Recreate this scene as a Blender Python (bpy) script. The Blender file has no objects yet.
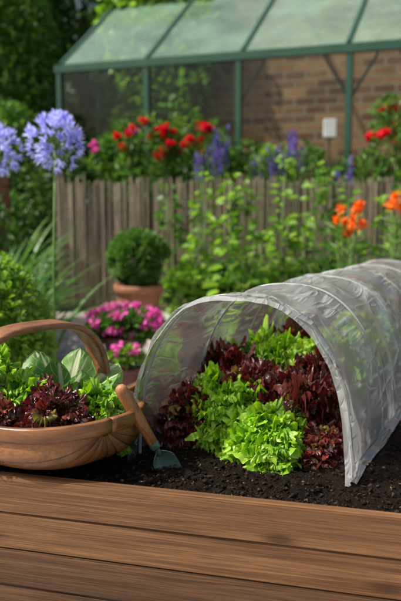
import bpy, math, random
import numpy as np
from mathutils import Vector, Matrix, noise, Euler
random.seed(7); rng=np.random.default_rng(7)
scene=bpy.context.scene
scene.view_settings.view_transform='Standard'
scene.view_settings.look='None'
scene.view_settings.exposure=0
R=math.radians
# ---------------------------------------------------------------- helpers
def link(o):
    scene.collection.objects.link(o); return o
def thing(name,label,category,loc=(0,0,0),rotz=0,group=None):
    o=bpy.data.objects.new(name,None); o.empty_display_size=.05
    o.location=loc; o.rotation_euler=(0,0,rotz); link(o)
    o["label"]=label; o["category"]=category
    if group:o["group"]=group
    return o
def tag(o,label,category,group=None,kind=None):
    o["label"]=label; o["category"]=category
    if group:o["group"]=group
    if kind:o["kind"]=kind
def finish(me,name,mat,parent=None,smooth=True,loc=None,rot=None):
    o=bpy.data.objects.new(name,me); link(o)
    if mat: me.materials.append(mat)
    if smooth: me.polygons.foreach_set('use_smooth',[True]*len(me.polygons))
    if parent: o.parent=parent
    if loc is not None:o.location=loc
    if rot is not None:o.rotation_euler=rot
    me.update()
    return o
class MB:
    def __init__(s): s.v=[];s.f=[];s.a=[];s.r=[];s.m=[]
    def add(s,p,a=0.,r=0.,m=0.):
        s.v.append((p[0],p[1],p[2]));s.a.append(a);s.r.append(r);s.m.append(m);return len(s.v)-1
    def grid(s,i0,nu,nv):
        for i in range(nu-1):
            for j in range(nv-1):
                k=i0+i*nv+j
                s.f.append((k,k+1,k+nv+1,k+nv))
    def build(s,name,mat,parent=None,smooth=True,loc=None,rot=None):
        me=bpy.data.meshes.new(name); me.from_pydata(s.v,[],s.f)
        for n,d in (('a',s.a),('r',s.r),('m',s.m)):
            at=me.attributes.new(n,'FLOAT','POINT'); at.data.foreach_set('value',d)
        return finish(me,name,mat,parent,smooth,loc,rot)
def npmesh(name,V,F,mat,parent=None,smooth=False,r=None,a=None,loc=None,m=None):
    me=bpy.data.meshes.new(name); V=np.asarray(V,dtype=np.float32); F=np.asarray(F,dtype=np.int32)
    me.vertices.add(len(V)); me.vertices.foreach_set('co',V.ravel())
    k=F.shape[1]; me.loops.add(F.size); me.loops.foreach_set('vertex_index',F.ravel())
    me.polygons.add(len(F)); me.polygons.foreach_set('loop_start',np.arange(0,F.size,k,dtype=np.int32))
    me.polygons.foreach_set('loop_total',np.full(len(F),k,dtype=np.int32))
    me.update(calc_edges=True)
    for nm,dd in (('r',r),('a',a),('m',m)):
        if dd is not None:
            at=me.attributes.new(nm,'FLOAT','POINT'); at.data.foreach_set('value',np.asarray(dd,dtype=np.float32).ravel())
    return finish(me,name,mat,parent,smooth,loc)
def norm(a): return a/(np.linalg.norm(a,axis=1,keepdims=True)+1e-9)
def leafverts(P,Dr,L,W,fold=.25,droop=.25):
    n=len(P); Dr=norm(Dr); rnd=norm(rng.normal(size=(n,3)))
    up=np.tile([0,0,1.],(n,1))*1.2+rnd*.8
    S=norm(np.cross(Dr,up)); N=norm(np.cross(S,Dr))
    L=L[:,None];W=W[:,None]
    base=P; tip=P+Dr*L-N*L*droop
    l1=P+Dr*L*.3+S*W*.42+N*W*fold; r1=P+Dr*L*.3-S*W*.42+N*W*fold
    l2=P+Dr*L*.66+S*W*.42+N*W*fold-N*L*droop*.4; r2=P+Dr*L*.66-S*W*.42+N*W*fold-N*L*droop*.4
    V=np.stack([base,l1,l2,tip,r2,r1],1).reshape(-1,3)
    i=np.arange(n)[:,None]*6
    F=np.concatenate([i+np.array([[0,1,2,3]]),i+np.array([[0,3,4,5]])],0)
    rr=np.repeat(rng.random(n),6); aa=np.tile([0,.4,.7,1,.7,.4],n)
    return V,F,rr,aa
def leaves(name,P,Dr,L,W,mat,parent=None,fold=.25,droop=.25):
    V,F,rr,aa=leafverts(np.asarray(P,float),np.asarray(Dr,float),np.asarray(L,float),np.asarray(W,float),fold,droop)
    return npmesh(name,V,F,mat,parent,False,rr,aa)
def blob(n,c,rad,clumps=14,spread=.33,shell=.7):
    c=np.array(c,float);rad=np.array(rad,float)
    d=norm(rng.normal(size=(clumps,3))); cc=d*(shell+ (1-shell)*rng.random((clumps,1)))
    idx=rng.integers(0,clumps,n)
    q=cc[idx]+rng.normal(size=(n,3))*spread*.6
    l=np.linalg.norm(q,axis=1,keepdims=True); q=np.where(l>1.08,q/l*1.08,q)
    return c+q*rad, norm(q)
def tube(mb,pts,rad,n=8,r=0.,cap=True):
    pts=[Vector(p) for p in pts]; i0=len(mb.v)
    prev=None
    for k,p in enumerate(pts):
        t=(pts[min(k+1,len(pts)-1)]-pts[max(k-1,0)]).normalized()
        if prev is None:
            ref=Vector((0,0,1)) if abs(t.z)<.9 else Vector((1,0,0))
            s=t.cross(ref).normalized()
        else:
            s=(prev-t*prev.dot(t)).normalized()
        prev=s; b=t.cross(s)
        rd=rad[k] if hasattr(rad,'__len__') else rad
        for j in range(n):
            a=2*math.pi*j/n
            mb.add(p+(s*math.cos(a)+b*math.sin(a))*rd,k/len(pts),r)
    for k in range(len(pts)-1):
        for j in range(n):
            a=i0+k*n+j;b=i0+k*n+(j+1)%n
            mb.f.append((a,b,b+n,a+n))
    if cap:
        mb.f.append(tuple(i0+j for j in range(n))[::-1]); e=i0+(len(pts)-1)*n
        mb.f.append(tuple(e+j for j in range(n)))
def lathe(mb,prof,n=32,r=0.,jit=0):
    i0=len(mb.v)
    for (rad,z) in prof:
        for j in range(n):
            a=2*math.pi*j/n; mb.add((rad*math.cos(a),rad*math.sin(a),z),0,r)
    for k in range(len(prof)-1):
        for j in range(n):
            a=i0+k*n+j;b=i0+k*n+(j+1)%n
            mb.f.append((a,b,b+n,a+n))
def box(name,size,loc,mat,parent=None,rot=(0,0,0),bev=.003,seg=1,wob=0):
    import bmesh
    bm=bmesh.new(); bmesh.ops.create_cube(bm,size=1)
    for v in bm.verts: v.co=Vector((v.co.x*size[0],v.co.y*size[1],v.co.z*size[2]))
    if bev: bmesh.ops.bevel(bm,geom=bm.edges[:],offset=bev,segments=2,affect='EDGES')
    me=bpy.data.meshes.new(name); bm.to_mesh(me); bm.free()
    return finish(me,name,mat,parent,False,loc,rot)
def beam(name,p0,p1,w,h,mat,parent,bev=.004):
    p0=Vector(p0);p1=Vector(p1);d=p1-p0
    o=box(name,(d.length,w,h),(0,0,0),mat,parent,bev=bev)
    o.location=(p0+p1)/2
    o.rotation_mode='QUATERNION'; o.rotation_quaternion=d.to_track_quat('X','Z')
    return o
# ---------------------------------------------------------------- materials
class NT:
    def __init__(s,name):
        s.mat=bpy.data.materials.new(name); s.mat.use_nodes=True
        s.t=s.mat.node_tree; s.t.nodes.clear(); s.out=s.t.nodes.new('ShaderNodeOutputMaterial')
    def n(s,typ,**kw):
        nd=s.t.nodes.new(typ)
        for k,v in kw.items():
            if k in ('inp',):
                for a,b in v.items():
                    nd.inputs[a].default_value=b
            else: setattr(nd,k,v)
        return nd
    def l(s,a,b): s.t.links.new(a,b)
    def ramp(s,fac,stops):
        nd=s.n('ShaderNodeValToRGB'); el=nd.color_ramp.elements
        while len(el)<len(stops): el.new(.5)
        for e,(p,c) in zip(el,stops): e.position=p; e.color=(*c,1) if len(c)==3 else c
        s.l(fac,nd.inputs[0]); return nd.outputs[0]
    def noise(s,vec,scale,detail=4,rough=.55,dist=0):
        nd=s.n('ShaderNodeTexNoise',inp={'Scale':scale,'Detail':detail,'Roughness':rough,'Distortion':dist})
        if vec is not None:s.l(vec,nd.inputs['Vector'])
        return nd
    def coord(s,which='Object',scale=(1,1,1),rot=(0,0,0)):
        c=s.n('ShaderNodeTexCoord'); m=s.n('ShaderNodeMapping',inp={'Scale':scale,'Rotation':rot})
        s.l(c.outputs[which],m.inputs['Vector']); return m.outputs[0]
    def mix(s,fac,a,b,blend='MIX'):
        nd=s.n('ShaderNodeMix',data_type='RGBA',blend_type=blend)
        for sock,v in ((nd.inputs[0],fac),(nd.inputs[6],a),(nd.inputs[7],b)):
            if isinstance(v,bpy.types.NodeSocket): s.l(v,sock)
            elif isinstance(v,(int,float)): sock.default_value=v
            else: sock.default_value=(*v,1)
        return nd.outputs[2]
    def bump(s,h,strength=.5,dist=.01):
        nd=s.n('ShaderNodeBump',inp={'Strength':strength,'Distance':dist}); s.l(h,nd.inputs['Height']); return nd.outputs[0]
    def attr(s,name):
        return s.n('ShaderNodeAttribute',attribute_name=name).outputs['Fac']
def leafmat(name,stops_r,tip=None,rough=.42,trans=.3,spec=.5,a_stops=None,base_noise=None,bump=0):
    m=NT(name)
    col=m.ramp(m.attr('r'),stops_r)
    if a_stops:
        ac=m.ramp(m.attr('a'),a_stops[0]); 
        fac=m.ramp(m.attr('a'),[(a_stops[1],(0,0,0)),(a_stops[2],(1,1,1))])
        if base_noise:
            nz=m.noise(m.coord('Object'),base_noise,3,.6)
            fa=m.n('ShaderNodeMath',operation='MULTIPLY_ADD'); m.l(nz.outputs['Fac'],fa.inputs[0]); fa.inputs[1].default_value=1.4
            fa.inputs[2].default_value=-.7
            f2=m.n('ShaderNodeMath',operation='ADD',use_clamp=True); m.l(fac,f2.inputs[0]); m.l(fa.outputs[0],f2.inputs[1]); fac=f2.outputs[0]
        col=m.mix(fac,ac,col)
    p=m.n('ShaderNodeBsdfPrincipled',inp={'Roughness':rough,'Specular IOR Level':spec})
    m.l(col,p.inputs['Base Color'])
    if bump:
        nz=m.noise(m.coord('Object'),bump,3,.6); b=m.bump(nz.outputs['Fac'],.6,.004); m.l(b,p.inputs['Normal'])
    t=m.n('ShaderNodeBsdfTranslucent'); 
    hs=m.n('ShaderNodeHueSaturation',inp={'Saturation':1.1,'Value':1.5}); m.l(col,hs.inputs['Color']); m.l(hs.outputs[0],t.inputs[0])
    mx=m.n('ShaderNodeMixShader',inp={0:trans}); m.l(p.outputs[0],mx.inputs[1]); m.l(t.outputs[0],mx.inputs[2]); m.l(mx.outputs[0],m.out.inputs[0])
    return m.mat
def simple(name,c1,c2,scale=8,rough=.6,metal=0,bump=.2,stretch=(1,1,1),spec=.5):
    m=NT(name); v=m.coord('Object',stretch); nz=m.noise(v,scale,5,.6)
    col=m.ramp(nz.outputs['Fac'],[(.3,c1),(.7,c2)])
    p=m.n('ShaderNodeBsdfPrincipled',inp={'Roughness':rough,'Metallic':metal,'Specular IOR Level':spec}); m.l(col,p.inputs['Base Color'])
    if bump: m.l(m.bump(nz.outputs['Fac'],bump,.01),p.inputs['Normal'])
    m.l(p.outputs[0],m.out.inputs[0]); return m.mat
def woodmat(name,dark,mid,light,rough=.6,along=(1.2,14,14),fine=6,knots=True,bump=.35,spec=.3,use_r=False,gr=None,dist=1.2,gc=.42,edge=False):
    m=NT(name)
    oi=m.n('ShaderNodeObjectInfo'); tc=m.n('ShaderNodeTexCoord')
    ad=m.n('ShaderNodeVectorMath',operation='ADD'); m.l(tc.outputs['Object'],ad.inputs[0])
    mu=m.n('ShaderNodeVectorMath',operation='SCALE',inp={'Scale':37.}); cx=m.n('ShaderNodeCombineXYZ')
    for i in range(3): m.l(oi.outputs['Random'],cx.inputs[i])
    m.l(cx.outputs[0],mu.inputs[0]); m.l(mu.outputs[0],ad.inputs[1])
    def mp(sc):
        q=m.n('ShaderNodeMapping',inp={'Scale':sc}); m.l(ad.outputs[0],q.inputs['Vector']); return q.outputs[0]
    n1=m.noise(mp(along),1.6,4,.6,dist)
    n2=m.noise(mp(gr or tuple(a*fine for a in along)),2.2,4,.65,.4)
    c=m.ramp(n1.outputs['Fac'],[(.3,dark),(.5,mid),(.72,light)])
    g=m.ramp(n2.outputs['Fac'],[(.36,(gc,gc*.96,gc*.92)),(.55,(1,1,1))])
    c=m.mix(.75,c,g,'MULTIPLY')
    if knots:
        vo=m.n('ShaderNodeTexVoronoi',feature='F1',inp={'Scale':1.}); m.l(mp((2.6,8,8)),vo.inputs['Vector'])
        k=m.ramp(vo.outputs['Distance'],[(.06,(.22,.18,.16)),(.12,(.75,.70,.68)),(.18,(1,1,1))]); c=m.mix(.8,c,k,'MULTIPLY')
    if use_r:
        rr=m.ramp(m.attr('r'),[(0,(.45,.43,.40)),(1,(1.35,1.30,1.2))]); c=m.mix(1.,c,rr,'MULTIPLY')
    if edge:
        rr=m.ramp(m.attr('m'),[(.70,(1,1,1)),(.96,(.25,.22,.2))]); c=m.mix(1.,c,rr,'MULTIPLY')
        rv=m.ramp(oi.outputs['Random'],[(0,(.72,.70,.68)),(1,(1.2,1.18,1.15))]); c=m.mix(1.,c,rv,'MULTIPLY')
    p=m.n('ShaderNodeBsdfPrincipled',inp={'Roughness':rough,'Specular IOR Level':spec}); m.l(c,p.inputs['Base Color'])
    m.l(m.bump(n2.outputs['Fac'],bump,.004),p.inputs['Normal']); m.l(p.outputs[0],m.out.inputs[0]); return m.mat
def petal(name,c1,c2,trans=.3):
    return leafmat(name,[(0,c1),(1,c2)],trans=trans,rough=.6,spec=.2)

M_board=woodmat('stained_timber',(.115,.052,.020),(.205,.098,.040),(.30,.152,.064),along=(.7,30,30),gr=(3.0,170,170),dist=1.6,gc=.42,bump=.7)
M_board_low=woodmat('darker_stained_timber',(.065,.030,.013),(.12,.058,.025),(.18,.09,.040),along=(.7,30,30),gr=(3.0,170,170),dist=1.6,gc=.42,bump=.7)  # same stained timber in a darker tone, for the lower board rows
M_trug=woodmat('trug_wood',(.16,.064,.024),(.25,.108,.040),(.33,.15,.058),along=(1.0,14,14),knots=False,gr=(3,70,70),rough=.34,dist=.3,spec=.6,gc=.55,bump=.15,edge=True)
M_rim=woodmat('trug_rim_wood',(.15,.06,.022),(.24,.10,.038),(.32,.145,.056),along=(4,4,14),knots=False,gr=(8,8,90),rough=.32,spec=.6,dist=.3,gc=.55,bump=.15)
M_handle=woodmat('trowel_handle_wood',(.24,.09,.032),(.38,.165,.058),(.50,.25,.10),along=(22,22,5),knots=False,rough=.33,spec=.5,gc=.6)
M_metal=simple('green_steel',(.10,.17,.13),(.22,.32,.26),30,.4,.3,.1)
M_fence=woodmat('weathered_paling',(.20,.165,.12),(.37,.31,.23),(.54,.47,.36),along=(14,14,1.2),knots=False,rough=.85,use_r=True)
M_terra=simple('terracotta',(.28,.11,.055),(.44,.20,.11),12,.8,0,.2)
M_terra_d=simple('dark_glazed_pot',(.10,.04,.035),(.18,.075,.06),12,.5,0,.1)
M_green_frame=simple('green_painted_frame',(.010,.055,.032),(.018,.08,.048),5,.45,0,.05)
M_stem=simple('plant_stem',(.08,.16,.03),(.14,.26,.05),20,.6,0,.1)
M_bark=simple('tree_bark',(.04,.03,.02),(.10,.08,.055),9,.9,0,.6,(4,4,1))
M_white=simple('white_plastic',(.6,.62,.6),(.75,.77,.74),4,.5,0,.05)

G_green=leafmat('green_lettuce_leaf',[(0,(.20,.40,.02)),(.5,(.31,.56,.035)),(1,(.50,.70,.09))],rough=.34,trans=.36,spec=.6,
   a_stops=([(0,(.42,.5,.20)),(.4,(.10,.24,.02)),(1,(.13,.30,.02))],.58,.95),bump=60)
G_red=leafmat('red_lettuce_leaf',[(0,(.060,.012,.014)),(.5,(.14,.022,.024)),(.8,(.25,.040,.038)),(.94,(.34,.08,.045)),(1,(.26,.22,.04))],rough=.28,trans=.32,spec=.75,
   a_stops=([(0,(.40,.42,.18)),(.4,(.14,.18,.03)),(1,(.10,.07,.02))],.42,.88),base_noise=16,bump=60)
def pakmat():
    m=NT('pale_veined_leaf')
    mm=m.attr('m'); 
    ab=m.n('ShaderNodeMath',operation='ABSOLUTE'); m.l(mm,ab.inputs[0])
    rib=m.ramp(ab.outputs[0],[(.08,(1,1,1)),(.20,(0,0,0))])
    aa=m.attr('a'); df_=m.n('ShaderNodeMath',operation='MULTIPLY_ADD'); m.l(ab.outputs[0],df_.inputs[0]); df_.inputs[1].default_value=-.35; m.l(aa,df_.inputs[2])
    w=m.n('ShaderNodeMath',operation='MULTIPLY'); m.l(df_.outputs[0],w.inputs[0]); w.inputs[1].default_value=40
    s=m.n('ShaderNodeMath',operation='COSINE'); m.l(w.outputs[0],s.inputs[0])
    v=m.ramp(s.outputs[0],[(.86,(0,0,0)),(1,(.6,.6,.6))])
    vv=m.mix(1.,rib,v,'LIGHTEN')
    col=m.ramp(m.attr('r'),[(0,(.09,.24,.04)),(1,(.20,.40,.08))])
    col=m.mix(vv,col,(.66,.74,.48))
    basec=m.ramp(aa,[(.15,(1,1,1)),(.42,(0,0,0))])
    col=m.mix(basec,col,(.66,.72,.52))
    p=m.n('ShaderNodeBsdfPrincipled',inp={'Roughness':.42,'Specular IOR Level':.45}); m.l(col,p.inputs['Base Color'])
    m.l(m.bump(vv,.6,.005),p.inputs['Normal'])
    t=m.n('ShaderNodeBsdfTranslucent'); m.l(col,t.inputs[0])
    mx=m.n('ShaderNodeMixShader',inp={0:.35}); m.l(p.outputs[0],mx.inputs[1]); m.l(t.outputs[0],mx.inputs[2]); m.l(mx.outputs[0],m.out.inputs[0])
    return m.mat
G_pak=pakmat()
L_mid=leafmat('mid_green_leaf',[(0,(.05,.13,.02)),(.6,(.10,.22,.035)),(1,(.17,.32,.06))],trans=.35)
L_bright=leafmat('bright_green_leaf',[(0,(.12,.24,.03)),(.6,(.21,.38,.05)),(1,(.32,.50,.09))],trans=.40)
L_dark=leafmat('dark_green_leaf',[(0,(.03,.07,.015)),(.6,(.06,.13,.025)),(1,(.11,.21,.045))],trans=.3)
L_strap=leafmat('strap_leaf',[(0,(.04,.11,.025)),(.6,(.07,.18,.035)),(1,(.14,.28,.06))],trans=.35,rough=.38)
P_blue=petal('blue_petal',(.38,.40,.80),(.62,.64,.94))
P_pink=petal('magenta_petal',(.60,.05,.32),(.88,.25,.60))
P_red=petal('scarlet_petal',(.6,.01,.02),(.85,.03,.06))
P_purple=petal('violet_petal',(.10,.05,.34),(.24,.13,.58))
P_orange=petal('orange_petal',(.80,.13,.02),(.95,.28,.04))

# ---------------------------------------------------------------- ground
def soilmat():
    m=NT('dark_compost'); v=m.coord('Object'); a=m.noise(v,130,6,.8); b=m.noise(v,9,3,.6)
    c=m.ramp(a.outputs['Fac'],[(.3,(.006,.004,.003)),(.52,(.021,.014,.010)),(.70,(.075,.052,.036))])
    c=m.mix(.4,c,m.ramp(b.outputs['Fac'],[(.3,(.5,.5,.5)),(.7,(1.,1.,1.))]),'MULTIPLY')
    p=m.n('ShaderNodeBsdfPrincipled',inp={'Roughness':.95,'Specular IOR Level':.12}); m.l(c,p.inputs['Base Color'])
    m.l(m.bump(a.outputs['Fac'],1,.015),p.inputs['Normal']); m.l(p.outputs[0],m.out.inputs[0]); return m.mat
M_soil=soilmat()
M_crumb=leafmat('compost_crumb',[(0,(.006,.004,.003)),(.7,(.024,.016,.011)),(.94,(.05,.034,.023)),(1,(.13,.095,.065))],trans=0,rough=.95,spec=.1)
def gravelmat():
    m=NT('pale_gravel'); v=m.coord('Object')
    vo=m.n('ShaderNodeTexVoronoi',feature='F1',inp={'Scale':45.}); m.l(v,vo.inputs['Vector'])
    sx=m.n('ShaderNodeSeparateColor'); m.l(vo.outputs['Color'],sx.inputs[0])
    c=m.ramp(sx.outputs[0],[(0,(.44,.39,.36)),(.5,(.60,.54,.50)),(1,(.74,.68,.64))])
    e=m.ramp(vo.outputs['Distance'],[(.35,(1,1,1)),(.7,(.45,.43,.42))]); c=m.mix(1.,c,e,'MULTIPLY')
    p=m.n('ShaderNodeBsdfPrincipled',inp={'Roughness':.85}); m.l(c,p.inputs['Base Color'])
    iv=m.n('ShaderNodeMath',operation='SUBTRACT',inp={0:1.}); m.l(vo.outputs['Distance'],iv.inputs[1])
    m.l(m.bump(iv.outputs[0],.8,.02),p.inputs['Normal']); m.l(p.outputs[0],m.out.inputs[0]); return m.mat
M_gravel=gravelmat()
M_lawn=simple('lawn_ground',(.04,.08,.015),(.08,.13,.03),6,.9,0,.5)
def sheet(name,x0,x1,y0,y1,z,mat,label,cat):
    mb=MB()
    for p in ((x0,y0),(x1,y0),(x1,y1),(x0,y1)): mb.add((p[0],p[1],z))
    mb.f.append((0,1,2,3)); o=mb.build(name,mat,smooth=False); tag(o,label,cat,kind='structure'); return o
sheet('ground',-150,150,-100,250,0,M_lawn,'green grassy ground around the garden','ground')
sheet('gravel_path',-4.5,6,-1.5,7.3,.004,M_gravel,'pale pinkish gravel path around the raised bed','path')
t_=(1+5**.5)/2
IV=norm(np.array([(-1,t_,0),(1,t_,0),(-1,-t_,0),(1,-t_,0),(0,-1,t_),(0,1,t_),(0,-1,-t_),(0,1,-t_),(t_,0,-1),(t_,0,1),(-t_,0,-1),(-t_,0,1)],float))
IF=np.array([(0,11,5),(0,5,1),(0,1,7),(0,7,10),(0,10,11),(1,5,9),(5,11,4),(11,10,2),(10,7,6),(7,1,8),(3,9,4),(3,4,2),(3,2,6),(3,6,8),(3,8,9),(4,9,5),(2,4,11),(6,2,10),(8,6,7),(9,8,1)])
def lumps(P,S,jit=.25):
    n=len(P); V=IV[None]*(1+rng.normal(size=(n,12,1))*jit)*S[:,None,:]
    th=rng.random(n)*6.28; c,s=np.cos(th),np.sin(th)
    X=V[...,0]*c[:,None]-V[...,1]*s[:,None]; Y=V[...,0]*s[:,None]+V[...,1]*c[:,None]
    V=np.stack([X,Y,V[...,2]],-1)+P[:,None,:]
    F=(np.arange(n)[:,None,None]*12+IF[None]).reshape(-1,3)
    return V.reshape(-1,3),F
n=7000
P=np.stack([rng.uniform(-1.8,1.0,n),rng.uniform(3.2,7.2,n),np.full(n,.008)],1)
S=rng.uniform(.007,.017,(n,1))*np.array([[1,1,.7]])
M_peb=leafmat('pebble_stone',[(0,(.42,.37,.34)),(.5,(.62,.56,.52)),(1,(.76,.71,.67))],trans=.0,rough=.8)
V,F=lumps(P,S,.12); o=npmesh('gravel_pebbles',V,F,M_peb,smooth=True,r=np.repeat(rng.random(n),12))
tag(o,'loose pale pebbles scattered over the gravel path','gravel',kind='stuff')

# ---------------------------------------------------------------- raised bed
O=Vector((-.68,1.897,0)); ex=Vector((math.cos(R(15)),-math.sin(R(15)),0)); ey=Vector((math.sin(R(24)),math.cos(R(24)),0))
bed=thing('raised_bed','long stained timber raised bed filled with dark compost','raised bed',O)
BL=2.7; BD=3.0; T=.034
for k in range(4):
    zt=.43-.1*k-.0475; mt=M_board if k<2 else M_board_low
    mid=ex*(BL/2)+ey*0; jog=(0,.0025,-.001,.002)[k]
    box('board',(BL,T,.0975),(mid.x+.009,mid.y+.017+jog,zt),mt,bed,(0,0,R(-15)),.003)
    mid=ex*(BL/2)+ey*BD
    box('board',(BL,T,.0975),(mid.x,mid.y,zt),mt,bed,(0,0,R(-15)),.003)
    for sx_ in (.02,BL-.02):
        mid=ex*sx_+ey*(BD/2+.01)
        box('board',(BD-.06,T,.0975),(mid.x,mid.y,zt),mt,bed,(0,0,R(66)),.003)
def soilz(x,y):
    h=.400+.012*noise.noise(Vector((x*3,y*3,0)))+.010*noise.noise(Vector((x*11,y*11,3)))
    return h
mb=MB(); nu,nv=380,320
for i in range(nu):
    u=i/(nu-1); u=(u**1.35)
    for j in range(nv):
        v=(j/(nv-1))**1.7
        p=O+ex*(.04+u*(BL-.08))+ey*(.028+v*(BD-.07))
        z=soilz(p.x,p.y)+.010*noise.noise(Vector((p.x*30,p.y*30,7)))+.006*noise.noise(Vector((p.x*75,p.y*75,9)))+.003*noise.noise(Vector((p.x*190,p.y*190,2)))
        mb.add((p.x,p.y,z))
mb.grid(0,nu,nv)
soil=mb.build('soil',M_soil); tag(soil,'dark crumbly compost filling the raised bed','soil',kind='structure')
n=50000
uu=rng.random(n)**1.3*1.9+.05; vv=rng.random(n)**1.8*2.0+.04
px=O.x+ex.x*uu+ey.x*vv; py=O.y+ex.y*uu+ey.y*vv
pz=np.array([soilz(a,b) for a,b in zip(px,py)])
sz=.0008+.0045*rng.random(n)**6
V,F=lumps(np.stack([px,py,pz+sz*.4+rng.uniform(-.002,.006,n)],1),np.stack([sz*rng.uniform(.7,2.4,n),sz*rng.uniform(.7,1.1,n),sz*.8],1),.4)
o=npmesh('soil_clods',V,F,M_crumb,smooth=False,r=np.repeat(rng.random(n),12)); tag(o,'small crumbs and clods of compost on the bed','soil',kind='stuff')

# ---------------------------------------------------------------- frilly lettuces
def fan_np(org,az,tilt,curl,Rl,wr,phimax,waves,amp,cup,nr,npn,ph,neck=0.,ep=2.6,swirl=0.):
    rad=np.array([math.cos(az),math.sin(az),0]); side=np.array([-math.sin(az),math.cos(az),0]); up=np.array([0,0,1.])
    k=(curl if abs(curl)>1e-2 else 1e-2)/Rl
    rho=np.linspace(0,1,nr)[:,None]**.85; m=np.linspace(-1,1,npn)[None,:]; phi=m*phimax
    Rr=Rl*(1-.08*m*m)*(1+.06*np.sin(waves*.23*phi+ph))
    x=rho*Rr*np.sin(phi)*wr
    y=rho*Rr*(np.cos(phi) if phimax<1.4 else (np.cos(phi)*.62+.38))
    if neck: x=x*(neck+(1-neck)*np.minimum(1,rho*1.6)**1.5)
    e=rho**ep; env=.7+.45*np.sin(waves*.31*phi+ph*3)
    p1=waves*phi+ph+1.1*np.sin(waves*.4*phi+ph)+swirl*rho
    d=amp*env*(e*np.sin(p1)+.5*e*rho**3*np.sin(2.6*p1+ph*2)) + amp*.7*(rho**1.6)*np.sin(waves*.27*phi+ph*1.7)
    y=y+amp*.35*e*env*np.cos(p1)+amp*.20*e*rho**2*np.cos(2.6*p1); x=x+amp*.5*e*env*np.cos(p1+1.3*ph)
    th=tilt+k*y
    Pr=(math.cos(tilt)-np.cos(th))/k; Pz=(np.sin(th)-math.sin(tilt))/k
    dd=d-cup*x*x/Rl
    V=np.array(org)[None,None]+rad*(Pr+np.cos(th)*dd)[...,None]+up*(Pz-np.sin(th)*dd)[...,None]+side*x[...,None]
    return V.reshape(-1,3),np.broadcast_to(rho,(nr,npn)).ravel(),np.broadcast_to(m,(nr,npn)).ravel()
def oval_leaf(org,az,tilt,curl,L,W,cup,ph,nr=22,npn=17):
    """smooth spoon-shaped leaf on a thick stalk"""
    rad=np.array([math.cos(az),math.sin(az),0]); side=np.array([-math.sin(az),math.cos(az),0]); up=np.array([0,0,1.])
    k=curl/L; u=np.linspace(0,1,nr)[:,None]; m=np.linspace(-1,1,npn)[None,:]
    prof=.13+.87*np.clip((u-.18)/.42,0,1)**1.2; prof=prof*np.sqrt(np.clip(1-np.clip((u-.55)/.45,0,1)**2.4,0.0004,1))
    x=W/2*prof*m; y=L*u+0*m
    d=.006*np.sin(13*u+5*m+ph)*np.abs(m)**1.5*np.clip(u*2-.4,0,1)+.003*np.sin(31*u+ph)*np.abs(m)
    th=tilt+k*y; Pr=(math.cos(tilt)-np.cos(th))/k; Pz=(np.sin(th)-math.sin(tilt))/k
    dd=d-cup*x*x/W
    V=np.array(org)[None,None]+rad*(Pr+np.cos(th)*dd)[...,None]+up*(Pz-np.sin(th)*dd)[...,None]+side*x[...,None]
    return V.reshape(-1,3),np.broadcast_to(u,(nr,npn)).ravel(),np.broadcast_to(m,(nr,npn)).ravel()
def gridfaces(nr,npn,cnt):
    i=np.arange(nr-1)[:,None]*npn+np.arange(npn-1)[None,:]; i=i.ravel()
    f=np.stack([i,i+1,i+npn+1,i+npn],1)
    return (f[None]+(np.arange(cnt)*nr*npn)[:,None,None]).reshape(-1,4)
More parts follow.
